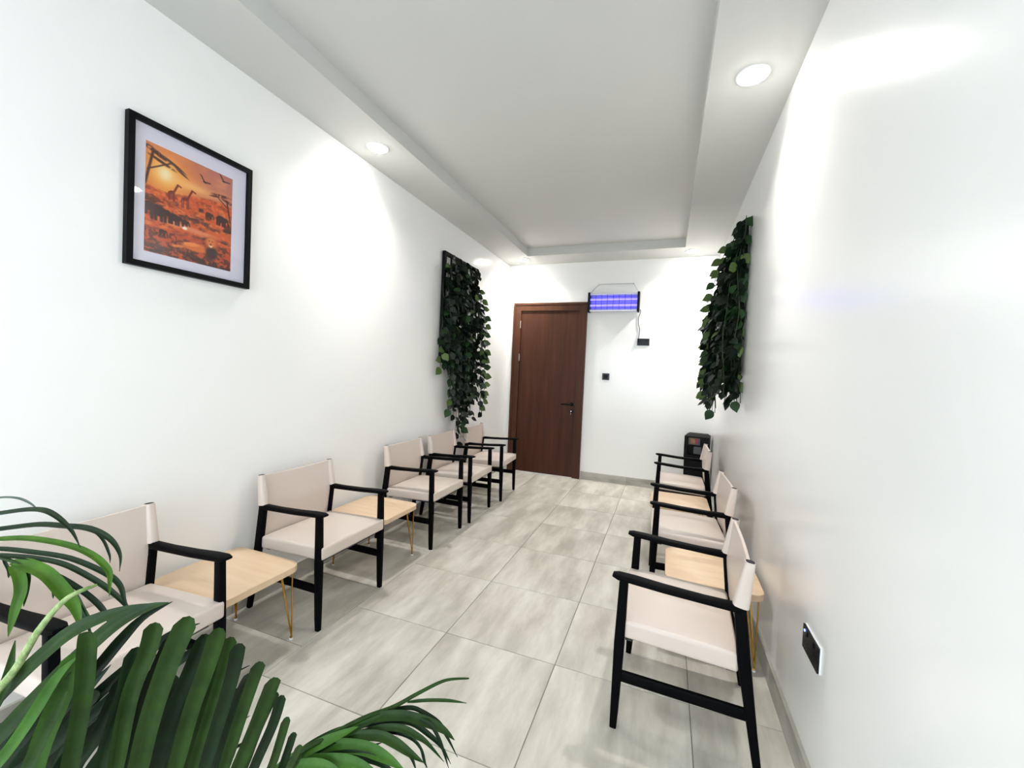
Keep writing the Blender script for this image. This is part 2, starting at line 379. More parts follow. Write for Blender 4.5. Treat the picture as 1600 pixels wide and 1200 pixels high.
# ------------------------------------------------------------------ side tables
def make_table():
    r = empty('side_table'); sx, sy, z0, z1, rad = .225, .212, .352, .385, .055
    pts = []
    for cx, cy, a0 in ((1, 1, 0), (-1, 1, 90), (-1, -1, 180), (1, -1, 270)):
        for k in range(7):
            a = math.radians(a0+90*k/6); pts.append((cx*(sx-rad)+rad*math.cos(a), cy*(sy-rad)+rad*math.sin(a)))
    v = []; prof = [(.0, z0), (0, z1-.003), (.003, z1)]
    n = len(pts)
    for ins, z in prof: v += [(x*(1-ins/sx), y*(1-ins/sy), z) for x, y in pts]
    f = [tuple(range(n))[::-1], tuple(range(2*n, 3*n))]
    for i in range(2): f += [(i*n+k, i*n+(k+1) % n, (i+1)*n+(k+1) % n, (i+1)*n+k) for k in range(n)]
    MB().add(v, f).build('tabletop', MAPLE, r, angle=40)
    for cx in (-1, 1):
        for cy in (-1, 1):
            fx, fy = cx*(sx-.028), cy*(sy-.028); m = MB()
            for dx, dy in ((0, -.012), (-.055, -.03), (-.03, -.055)):
                m.tube([(fx+cx*dx+cx*.004, fy+cy*dy+cy*.004, z0-.002), (fx+cx*.001, fy+cy*.001, .014)], .0034, 6)
            m.tube([(fx-.005, fy, .010), (fx+.005, fy, .010)], .006, 6)
            m.cbox(min(fx, fx-cx*.07), max(fx, fx-cx*.07), min(fy, fy-cy*.07), max(fy, fy-cy*.07), z0-.004, z0, .001)
            lg = m.build('leg', GOLD, r, angle=40)
            MB().disc((fx, fy, 0), .009, (0, 0, 1), .008, 12).build('foot_cap', CAP, lg)
    return r
tp = make_table(); GT = 'pale wooden side tables with gold hairpin legs'
for i, (x, y, lab) in enumerate([
    (.275, 1.378, 'pale wood side table on gold hairpin legs between the two nearest left chairs'),
    (.270, 2.445, 'pale wood side table on gold hairpin legs, second along the left wall'),
    (2.444, 2.462, 'pale wood side table behind the nearest right chair'),
    (2.322, 3.745, 'pale wood side table in front of the farthest right chair')]):
    o = tp if i == 0 else copy_tree(tp)
    o.location = (x, y, 0); tag(o, lab, 'table', GT)

# ------------------------------------------------------------------ framed picture on the left wall
PY0, PY1, PZ0, PZ1 = 1.0745, 1.6241, 1.7761, 2.4123
pic = empty('framed_picture', (0, (PY0+PY1)/2, PZ0), 0, 'black framed orange savanna sunset print with giraffes and lion on left wall', 'picture')
hy, hz = (PY1-PY0)/2, PZ1-PZ0; fw, fd = .024, .030
def bar(poly):
    m = MB(); n = len(poly)
    m.add([(0.002, y, z) for y, z in poly]+[(fd, y, z) for y, z in poly], [tuple(range(n))[::-1], tuple(range(n, 2*n))]+[(k, (k+1) % n, (k+1) % n+n, k+n) for k in range(n)])
    return m.build('frame_bar', MATB, pic)
bar([(-hy,0),(hy,0),(hy-fw,fw),(-hy+fw,fw)]); bar([(-hy,hz),(-hy+fw,hz-fw),(hy-fw,hz-fw),(hy,hz)])
bar([(-hy,0),(-hy+fw,fw),(-hy+fw,hz-fw),(-hy,hz)]); bar([(hy,0),(hy,hz),(hy-fw,hz-fw),(hy-fw,fw)])
MB().box(.003, .014, -hy+fw, hy-fw, fw, hz-fw).build('mount', MOUNT, pic)
MB().box(.0200, .0215, -hy+fw, hy-fw, fw, hz-fw).build('glass_pane', GLASS, pic)
NU, NV = 170, 210
U, V = np.meshgrid((np.arange(NU)+.5)/NU, (np.arange(NV)+.5)/NV)      # u to the right, v up
rs = np.random.RandomState(3)
def vnoise(fx, fy, oct=4):
    out = np.zeros_like(U); amp = 1; tot = 0
    for o in range(oct):
        gx, gy = int(fx*2**o)+2, int(fy*2**o)+2; g = rs.rand(gy, gx)
        x, y = U*(gx-1.001), V*(gy-1.001); xi, yi = x.astype(int), y.astype(int); a, b_ = x-xi, y-yi
        a = a*a*(3-2*a); b_ = b_*b_*(3-2*b_)
        out += amp*((g[yi, xi]*(1-a)+g[yi, xi+1]*a)*(1-b_)+(g[yi+1, xi]*(1-a)+g[yi+1, xi+1]*a)*b_); tot += amp; amp *= .55
    return out/tot
img = np.zeros((NV, NU, 3))
def c3(*a): return np.array(a)/255.
def blend(mask, col):
    global img
    m = np.clip(mask, 0, 1)[..., None]; img = img*(1-m)+np.array(col)*m
def ell(cx, cy, rx, ry, ang=0, soft=.15):
    a = math.radians(ang); x = (U-cx)*.8; y = V-cy; X = x*math.cos(a)+y*math.sin(a); Y = -x*math.sin(a)+y*math.cos(a)
    return np.clip((1-np.sqrt((X/rx)**2+(Y/ry)**2))/soft, 0, 1)
def seg(x0, y0, x1, y1, w):
    x, y = (U-x0)*.8, V-y0; dx, dy = (x1-x0)*.8, y1-y0; t = np.clip((x*dx+y*dy)/(dx*dx+dy*dy), 0, 1)
    return np.clip(1.5-np.hypot(x-t*dx, y-t*dy)/w, 0, 1)
n1, n2, n3 = vnoise(5, 9), vnoise(12, 30), vnoise(30, 40, 3)
img += c3(196, 112, 84); blend(np.clip((V-.62)/.38, 0, 1)*.7, c3(176, 104, 100))
blend(np.clip((n1-.45)*4, 0, 1)*.5, c3(226, 150, 104))
g = np.hypot((U-.2)*.8, V-.76)
blend(np.exp(-(g/.30)**2), c3(236, 130, 44)); blend(np.exp(-(g/.15)**2), c3(252, 190, 92)); blend(np.exp(-(g/.06)**2), c3(255, 244, 206))
blend(np.exp(-((V-.74)/.05)**2)*np.exp(-((U-.5)/.3)**2)*.7, c3(250, 196, 120))
land = np.clip((.66-.05*np.sin(U*5+.6)+(n1-.5)*.08-V)/.02, 0, 1); blend(land, c3(206, 84, 30))
blend(land*np.clip((n2-.5)*6, 0, 1)*.8, c3(128, 46, 18)); blend(land*np.clip((n3-.56)*8, 0, 1)*.5, c3(240, 140, 60))
blend(np.clip((n2-.42)*6, 0, 1)*np.exp(-((V-.47+U*.05)/.05)**2)*.9, c3(70, 30, 18))
wat = np.clip(1-np.abs((V-.335+U*.03+.02*(n1-.5))/.035), 0, 1)*np.clip((U-.12)*8, 0, 1)*np.clip((.85-U)*6, 0, 1); blend(wat*1.6, c3(222, 128, 88))
blend(ell(.42, .315, .03, .02, 0, .5), c3(255, 240, 220))
blend(np.clip((n2-.40)*7, 0, 1)*np.exp(-((V-.27)/.02)**2)*np.clip((U-.5)*5, 0, 1), c3(50, 24, 16))
fg = np.clip((.25-V)/.03, 0, 1); blend(fg*.8, c3(190, 72, 24)); blend(fg*np.clip((n3-.48)*8, 0, 1)*.9, c3(84, 32, 16))
blend(np.clip((.12-V)/.08, 0, 1)*np.clip((n2-.42)*6, 0, 1)*.9, c3(44, 22, 16))
for cx, cy, rx, ry, an in ((.10, .93, .16, .028, -22), (.30, .88, .13, .018, -24), (.16, .86, .15, .018, -16), (.38, .83, .08, .012, -26)):   # acacia crown, upper left
    blend(ell(cx, cy, rx, ry, an, .5)*np.clip((n3-.22)*5, 0, 1), c3(74, 34, 22))
blend(seg(0, .62, .07, .92, .010), c3(70, 30, 20)); blend(seg(.02, .75, .25, .88, .006), c3(80, 34, 22))
for cx, cy, rx, ry, an in ((.86, .77, .13, .020, 6), (.95, .73, .10, .018, -12), (.78, .745, .08, .012, 12)):
    blend(ell(cx, cy, rx, ry, an, .5)*np.clip((n3-.22)*5, 0, 1), c3(92, 38, 22))
blend(seg(.98, .52, .93, .74, .008), c3(66, 28, 18)); blend(seg(.95, .66, .80, .75, .005), c3(66, 28, 18))
gi = c3(122, 34, 22)
for ox, oy, s in ((.42, .545, 1), (.27, .57, .85)):          # giraffes
    blend(ell(ox, oy+.055*s, .034*s, .020*s, 22), gi); blend(seg(ox+.030*s, oy+.07*s, ox+.075*s, oy+.155*s, .0085), gi); blend(seg(ox+.075*s, oy+.160*s, ox+.115*s, oy+.148*s, .007), gi)
    blend(seg(ox-.04*s, oy+.05*s, ox-.05*s, oy+.01*s, .003), gi)
    for k in (-.036, -.020, .022, .036): blend(seg(ox+k*s, oy+.05*s, ox+k*s, oy-.035*s, .0042), gi)
for ox, oy, s in ((.86, .525, 1.1), (.70, .53, .7), (.60, .55, .4), (.14, .40, 1.5), (.30, .385, 1.1), (.04, .42, 1.3), (.42, .375, .6), (.18, .22, .6)):   # elephants
    e = c3(58, 26, 20); blend(ell(ox, oy, .05*s, .035*s), e); blend(ell(ox+.06*s, oy+.005, .02*s, .022*s), e); blend(seg(ox+.08*s, oy, ox+.09*s, oy-.05*s, .005*s+.002), e)
    for k in (-.045, -.02, .02, .045): blend(seg(ox+k*s, oy-.01, ox+k*s, oy-.055*s, .008*s+.001), e)
for ox, oy, s in ((.64, .845, 1), (.88, .935, 1.15)):      # birds
    e = c3(66, 24, 22); blend(seg(ox, oy, ox-.04*s, oy+.05*s, .006), e); blend(seg(ox-.04*s, oy+.05*s, ox-.055*s, oy+.06*s, .004), e); blend(seg(ox, oy, ox+.07*s, oy+.005, .006), e); blend(ell(ox, oy-.003, .02, .008, -15), e)
blend(ell(.58, .155, .17, .045, 4, .3), c3(214, 106, 44)); blend(seg(.40, .13, .30, .115, .012), c3(224, 120, 56)); blend(ell(.50, .175, .10, .025, 8, .4), c3(236, 138, 66))
blend(ell(.74, .21, .085, .115, 0, .35), c3(150, 62, 26)); blend(ell(.74, .25, .072, .075, 0, .5)*.9, c3(226, 118, 48)); blend(ell(.75, .14, .07, .075, 0, .4), c3(44, 20, 14))
blend(ell(.735, .245, .040, .060, 0, .5), c3(216, 120, 56)); blend(ell(.735, .212, .022, .018, 0, .5), c3(238, 196, 150)); blend(ell(.715, .262, .008, .007), c3(40, 16, 10)); blend(ell(.757, .262, .008, .007), c3(40, 16, 10)); blend(ell(.735, .228, .010, .010), c3(60, 24, 16))
img = np.clip(img, 0, 1); img = np.where(img <= .04045, img/12.92, ((img+.055)/1.055)**2.4)
ay0, ay1, az0, az1 = 1.144-(PY0+PY1)/2, 1.527-(PY0+PY1)/2, 1.8485-PZ0, 2.323-PZ0
gu, gv = np.meshgrid(np.linspace(ay0, ay1, NU+1), np.linspace(az0, az1, NV+1))
verts = np.stack([np.full(gu.shape, .0146), gu, gv], -1).reshape(-1, 3)
ii = (np.arange(NV)[:, None]*(NU+1)+np.arange(NU)[None]).ravel()
me = bpy.data.meshes.new('printed_sheet'); me.from_pydata(verts.tolist(), [], np.stack([ii, ii+1, ii+NU+2, ii+NU+1], 1).tolist())
ca = me.color_attributes.new('print', 'FLOAT_COLOR', 'CORNER')
colr = np.ones((NU*NV, 4, 4)); colr[..., :3] = img.reshape(-1, 1, 3); ca.data.foreach_set('color', colr.ravel())
pm = mat('printed_paper', (.5, .2, .1, 1), .5); an = pm.node_tree.nodes.new('ShaderNodeVertexColor'); an.layer_name = 'print'
pm.node_tree.links.new(an.outputs[0], pm.node_tree.nodes['Principled BSDF'].inputs['Base Color'])
link('printed_sheet', me, pm, pic)

# ------------------------------------------------------------------ wall trellises and hanging artificial ivy
def make_trellis(name, x, y, z, sgn, label):
    r = empty(name, (x, y, z), 0, label, 'trellis', None)
    w, h = .78, 1.12; n = 0
    def slat(y0, y1, z0, z1, x0, x1, nm='slat'): MB().cbox(min(x0*sgn, x1*sgn), max(x0*sgn, x1*sgn), y0, y1, z0, z1, .002).build(nm, LATT, r)
    for y0 in (0, w-.035): slat(y0, y0+.035, 0, h, .012, .045, 'frame_post')
    for z0 in (0, h-.035): slat(.035, w-.035, z0, z0+.035, .012, .045, 'frame_rail')
    for y0 in (.13, .25, .37, .49, .61): slat(y0, y0+.022, .036, h-.036, .030, .042)
    for z0 in (.13, .26, .39, .52, .65, .78, .92): slat(.036, w-.036, z0, z0+.022, .018, .029)
    for y0 in (.1, w-.1):
        for z0 in (.1, h-.1): MB().tube([(0, y0, z0), (.03*sgn, y0, z0)], .008, 8).build('wall_spacer', METAL, r)
    return r
make_trellis('wall_trellis', 0, 3.665, 1.455, 1, 'black lattice trellis on the left wall behind hanging ivy')
make_trellis('wall_trellis', W, 3.50, 1.455, -1, 'black lattice trellis on the right wall behind hanging ivy')

def leaf_mesh(k):
    """heart-shaped ivy leaf, 1 long, folded along the midrib and cupped; hangs down -z, face +x"""
    prof = [(0, 0), (.06, .20), (.20, .36), (.36, .41), (.52, .37), (.68, .27), (.84, .13), (1.0, 0)]
    v = []; f = []
    for i, (t, hw) in enumerate(prof):
        dz = .05 if i in (1,) else 0
        cup = -.10*(t-.35)**2*(1+.4*k)
        for s in (-1, 0, 1):
            v.append((cup+(.10+.03*k)*abs(s)*hw-.0, s*hw, -t+(.06 if (i == 1 and s) else 0)))
    n = len(prof)
    for i in range(n-1):
        a = i*3; f += [(a, a+1, a+4, a+3), (a+1, a+2, a+5, a+4)]
    m = MB(); m.add(v, f); return m
LEAVES = []
for mi in range(3):
    for k in range(2):
        me = leaf_mesh(k).mesh('leaf'); me.materials.append(IVY[mi])
        for p_ in me.polygons: p_.use_smooth = True
        LEAVES.append((mi, me))
def make_vines(x, sgn, ybase, zbase, strands, label, seed, pale, edge=()):
    rn = random.Random(seed); r = empty('hanging_ivy', (x, ybase, zbase), 0, label, 'plant')
    cnt = 0; segs = []
    for (ys, zs, ye, ze, ox) in strands:
        n = max(4, int((zs-ze)/.07)); pts = []
        ph = rn.random()*6
        for i in range(n+1):
            t = i/n; z = zs+(ze-zs)*t; y = ys+(ye-ys)*t+.025*math.sin(ph+t*9)
            xx = (.05+(ox-.05)*min(1, t*3)+.012*math.sin(ph*2+t*11)) if t > 0 else .045
            pts.append(Vector((xx*sgn, y-ybase, z-zbase)))
        MB().tube(pts, .0028, 5).build('stem', STEM, r)
        for i in range(n):
            for rep in range(2 if i % 2 == 0 else 1): segs.append((pts[i].lerp(pts[i+1], rn.random()), (ys+(ye-ys)*i/n), ox))
    # loose outer strands whose single leaves stand out from the mass
    for (ys, zs, ye, ze, ox, step, tip, face) in edge:
        n = int((zs-ze)/step); pts = []
        for i in range(n+1):
            t = i/n; pts.append(Vector(((ox*min(1, .4+t*3)+.006*math.sin(i*1.9))*sgn, ys+(ye-ys)*t+.010*math.sin(i*2.3)-ybase, zs+(ze-zs)*t-zbase)))
        MB().tube(pts, .0026, 5).build('stem', STEM, r)
        for i, p in enumerate(pts):
            fx = Vector(face)+Vector((rn.uniform(-.25, .25), rn.uniform(-.25, .25), rn.uniform(-.1, .3))); fx.normalize()
            zt = -(Vector(tip)+Vector((rn.uniform(-.2, .2), rn.uniform(-.2, .2), rn.uniform(-.35, .35)))); zt = (zt-fx*zt.dot(fx)).normalized(); yt = zt.cross(fx)
            kind_ = 2 if rn.random() < .6 else 1; me = rn.choice([q for q in LEAVES if q[0] == kind_])[1]
            o = bpy.data.objects.new('leaf', me); C.objects.link(o); o.parent = r
            o.matrix_local = Matrix.Translation(p) @ Matrix((fx, yt, zt)).transposed().to_4x4() @ Matrix.Scale(rn.uniform(.082, .10), 4); cnt += 1
    rn.shuffle(segs); extra = []
    for j, (p, yy, ox) in enumerate(segs):
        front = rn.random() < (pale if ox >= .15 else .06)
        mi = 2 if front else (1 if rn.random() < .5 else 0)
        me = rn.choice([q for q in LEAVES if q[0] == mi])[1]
        s = rn.uniform(.062, .092)
        az = sgn*0 + (0 if sgn > 0 else PI) + rn.uniform(-1.3, 1.3)
        rot = Matrix.Rotation(az, 4, 'Z') @ Matrix.Rotation(rn.uniform(-.9, -.05), 4, 'Y') @ Matrix.Rotation(rn.uniform(-1.0, 1.0), 4, 'X')
        off = Vector((sgn*rn.uniform(.004, .03), rn.uniform(-.03, .03), rn.uniform(-.01, .03)))
        mt = Matrix.Translation(p+off) @ rot @ Matrix.Scale(s, 4)
        if j < 299-cnt:
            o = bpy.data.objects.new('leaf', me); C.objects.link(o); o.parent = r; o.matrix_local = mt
        else: extra.append((me, mt))
    if extra:
        m = MB()
        for me, mt in extra: m.add([mt @ v.co for v in me.vertices], [tuple(p_.vertices) for p_ in me.polygons])
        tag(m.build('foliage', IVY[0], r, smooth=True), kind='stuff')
    return r
st = []
rn = random.Random(11)
def floor_z(y): return .60 if 3.95 < y < 4.07 else .84      # ends stay above the chair backs
for i in range(24):
    ys = 3.665+i*.032; ye = ys+rn.uniform(-.02, .05)
    ze = {0: 1.47, 1: 1.40, 2: 1.42, 3: 1.30, 4: 1.15, 5: 1.0}.get(i, None)
    if ze is None: ze = rn.uniform(.95, 1.3) if i > 15 else rn.uniform(.80, 1.1)
    st.append((ys, rn.uniform(2.30, 2.58), ye, max(ze, floor_z(ye)), rn.uniform(.05, .13)))
st += [(3.66+.02*k, 2.25-.1*(k % 3), 3.66+.02*k, 1.40+.05*(k % 2), .052) for k in range(5)]
st += [(3.98, 2.5, 3.99, .62, .09), (4.00, 2.5, 4.02, .66, .12), (4.06, 2.5, 4.04, .72, .13), (4.30, 2.5, 4.36, .86, .17), (4.38, 2.3, 4.42, 1.12, .12), (3.92, 2.4, 3.96, .78, .12), (4.2, 2.5, 4.22, .86, .12)]
make_vines(0, 1, 4.05, 1.455, st, 'dense green artificial ivy trailing from the trellis on the left wall', 21, .16,
    [(4.47, 2.32, 4.54, 1.04, .14, .098, (.35, .9, -.25), (.8, -.55, .1)), (4.40, 2.1, 4.42, .98, .15, .12, (.4, .8, -.4), (.8, -.5, .2)), (3.68, 1.7, 3.63, 1.40, .06, .1, (0, -.8, -.6), (.9, -.3, .1)), (3.80, 1.5, 3.78, .98, .10, .09, (.1, -.5, -.8), (.9, -.4, .1))])
st = []
rn = random.Random(12)
for i in range(20):
    ys = 3.40+i*.042; ye = ys+rn.uniform(-.03, .05)
    ze = rn.uniform(1.22, 1.42) if i < 8 else rn.uniform(1.16, 1.4)
    st.append((ys, rn.uniform(2.40, 2.62), ye, ze, rn.uniform(.06, .16)))
st += [(3.45+.015*k, 2.60-.06*k, 3.44+.012*k, 1.26+.05*(k % 3), .055+.012*(k % 2)) for k in range(7)]
st += [(3.475, 2.58, 3.46, 1.24, .02), (3.465, 2.45, 3.47, 1.35, .03), (3.455, 2.2, 3.45, 1.22, .035)]
st += [(4.2, 2.45, 4.36, 1.24, .15), (4.24, 2.4, 4.40, 1.30, .18), (4.22, 2.45, 4.40, 1.26, .16), (4.0, 2.3, 3.98, 1.12, .13), (4.24, 2.5, 4.3, 1.2, .14), (4.0, 2.4, 4.2, 1.15, .18)]
make_vines(W, -1, 3.88, 1.455, st, 'dense green artificial ivy trailing from the trellis on the right wall', 22, .20,
    [(4.30, 2.62, 4.36, 1.26, .16, .10, (-.8, .3, -.5), (-.3, -.9, .1)), (4.20, 2.5, 4.22, 1.28, .18, .11, (-.8, .2, -.5), (-.3, -.9, .2)), (3.96, 1.6, 3.94, 1.14, .14, .1, (-.4, 0, -.8), (-.3, -.9, .1)), (3.455, 2.6, 3.45, 1.25, .05, .13, (.3, -.2, -.9), (-.3, -.9, .1))])

# ------------------------------------------------------------------ insect killer, its wire and cable, sockets and switch on the back wall
zx0, zx1, zz0, zz1 = 1.153, 1.803, 2.232, 2.474
za = empty('insect_killer', ((zx0+zx1)/2, L, zz0), 0, 'violet glowing electric insect killer hanging beside the door', 'insect killer')
w2, hh = (zx1-zx0)/2, zz1-zz0
for s in (-1, 1): MB().cbox(s*w2-.014*(s > 0)*2+.0, s*w2+.028*(s < 0), -.115, -.012, -.006, hh+.006, .004).build('end_cap', PLASTIC, za)
MB().cbox(-w2+.028, w2-.028, -.105, -.02, hh-.028, hh-.004, .003).build('top_housing', SILVER, za)
MB().cbox(-w2+.028, w2-.028, -.108, -.018, .002, .022, .003).build('bottom_tray', SILVER, za)
MB().box(-w2+.028, w2-.028, -.028, -.022, .022, hh-.028).build('reflector', UVBACK, za)
for z in (.085, .160): MB().tube([(-w2+.028, -.062, z), (w2-.028, -.062, z)], .012, 10).build('lamp_tube', UV, za, smooth=True)
for k in range(7):
    z = .032+k*.0285; MB().tube([(-w2+.028, -.100, z), (w2-.028, -.100, z)], .0016, 4).build('grid_wire', SILVER, za)
for k in range(1, 8):
    x = -w2+.028+k*(2*w2-.056)/8; MB().tube([(x, -.104, .02), (x, -.104, hh-.026)], .0028, 4).build('grid_bar', PLASTIC, za)
m = MB().tube([(1.172, L-.05, zz1+.008), (1.273, L-.012, 2.604)], .0028, 5)
m.tube([(1.273, L-.012, 2.604), (1.712, L-.012, 2.600)], .0028, 5).tube([(1.712, L-.012, 2.600), (1.786, L-.05, zz1+.008)], .0028, 5)
for x in (1.273, 1.712): m.disc((x, L, 2.602), .008, (0, -1, 0), .014, 10)
tag(m.build('hanging_wire', METAL), 'thin silver hanging wire above the violet insect killer', 'wire')
pts = [(1.812, L-.05, 2.26), (1.815, L-.02, 2.23), (1.795, L-.010, 2.16), (1.797, L-.010, 2.08), (1.815, L-.010, 2.02), (1.812, L-.012, 1.95), (1.808, L-.022, 1.885)]
tag(MB().tube(bez([Vector(q_) for q_ in pts], 5), .0042, 8).build('power_cable', PLASTIC, smooth=True), 'black power cable running from insect killer down to wall socket', 'cable')
def plate(name, loc, rz, w, h, label, cat, kind):
    r = empty(name, loc, rz, label, cat)          # local: face towards -y, x along the wall
    MB().cbox(-w/2-.0015, w/2+.0015, -.005, 0, -h/2-.0015, h/2+.0015, .001).build('back_plate', WHITEP if kind == 'wall' else PLASTIC, r)
    MB().cbox(-w/2, w/2, -.011, -.005, -h/2, h/2, .0015).build('face_plate', GLOSSB, r)
    if kind != 'switch':
        for s in (-1, 1):
            c = s*w/4
            mm = MB()
            for dx, dz, a, b_ in ((0, .016, .003, .007), (-.011, -.008, .006, .003), (.011, -.008, .006, .003)):
                mm.box(c+dx-a/2, c+dx+a/2, -.0118, -.0108, dz-b_/2, dz+b_/2)
            mm.build('socket_holes', PLASTIC, r)
            MB().cbox(c-s*.006-.006, c-s*.006+.006, -.0135, -.011, h/2-.024, h/2-.010, .001).build('rocker', PLASTIC, r)
    else:
        MB().cbox(-w*.3, w*.3, -.014, -.011, -h*.3, h*.3, .001).build('rocker', PLASTIC, r)
    return r
r = plate('wall_socket', (1.868, L, 1.853), 0, .145, .086, 'black double socket below the insect killer with cable plugged in', 'socket', 'back')
MB().disc((-.052, -.011, .028), .005, (0, -1, 0), .002, 10).build('indicator', LEDW, r)
MB().cbox(-.072, -.048, -.030, -.0118, -.004, .036, .003).build('plug', PLASTIC, r)
plate('light_switch', (1.4185, L, 1.391), 0, .088, .084, 'small square black switch on the back wall right of the door', 'switch', 'switch')
r = plate('wall_socket', (W, 1.703, .486), -PI/2, .158, .084, 'black double socket low on the right wall with a blue light', 'socket', 'wall')
MB().disc((-.058, -.011, .026), .0042, (0, -1, 0), .002, 10).build('indicator', LEDB, r)

# ------------------------------------------------------------------ black bin in the corner
bn = empty('waste_bin', (2.545, 5.27, 0), math.radians(-9), 'tall charcoal plastic bin with colour sticker in the far right corner', 'bin')
m = MB(); bw, bd, bh = .125, .115, .76
m.add([(-bw*.94,-bd*.94,0),(bw*.94,-bd*.94,0),(bw*.94,bd*.94,0),(-bw*.94,bd*.94,0),(-bw,-bd,.50),(bw,-bd,.50),(bw,bd,.50),(-bw,bd,.50)],
      [(0,3,2,1),(4,5,6,7),(0,1,5,4),(1,2,6,5),(2,3,7,6),(3,0,4,7)])
m.build('body', BINM, bn)
m = MB(); e = .004
x0, x1, z0, z1 = -.095, .060, .545, .650                          # opening in the front of the lid
X0, X1, Z0, Z1, Y = -bw-e, bw+e, .50, .755, -bd-e
m.add([(X0,Y,Z0),(X1,Y,Z0),(X1,Y,Z1),(X0,Y,Z1),(x0,Y,z0),(x1,Y,z0),(x1,Y,z1),(x0,Y,z1),(x0,Y+.05,z0),(x1,Y+.05,z0),(x1,Y+.05,z1),(x0,Y+.05,z1)],
      [(0,1,5,4),(1,2,6,5),(2,3,7,6),(3,0,4,7),(4,5,9,8),(5,6,10,9),(6,7,11,10),(7,4,8,11),(8,9,10,11)])
m.add([(X0,Y,Z0),(X1,Y,Z0),(X1,bd+e,Z0),(X0,bd+e,Z0),(X0,Y,Z1),(X1,Y,Z1),(X1,bd+e,Z1),(X0,bd+e,Z1),(X0+.03,-.02,Z1+.022),(X1-.03,-.02,Z1+.022),(X1-.03,bd-.02,Z1+.022),(X0+.03,bd-.02,Z1+.022)],
      [(1,2,6,5),(2,3,7,6),(3,0,4,7),(0,3,2,1),(4,5,9,8),(5,6,10,9),(6,7,11,10),(7,4,8,11),(8,9,10,11)])
m.build('lid', BINM, bn)
MB().cbox(-.028, .052, Y+.004, Y+.012, .556, .640, .004).build('flap', BINS, bn)
stk = MB().box(-.082, .036, Y-.0015, Y, .662, .738).build('sticker', mat('sticker_olive', lin(84, 82, 66), .5), bn)
for x0, x1, z0, z1, c_ in ((-.060, -.020, .672, .730, (150, 96, 60)), (-.022, .012, .676, .732, (140, 44, 46)), (-.046, -.012, .684, .712, (160, 130, 84)), (.012, .034, .664, .736, (66, 66, 90)), (-.080, -.062, .664, .70, (72, 86, 66)), (-.002, .014, .70, .72, (160, 90, 100))):
    MB().box(x0, x1, Y-.0022, Y-.0014, z0, z1).build('sticker_patch', mat('sticker_ink', lin(*c_), .5), stk)

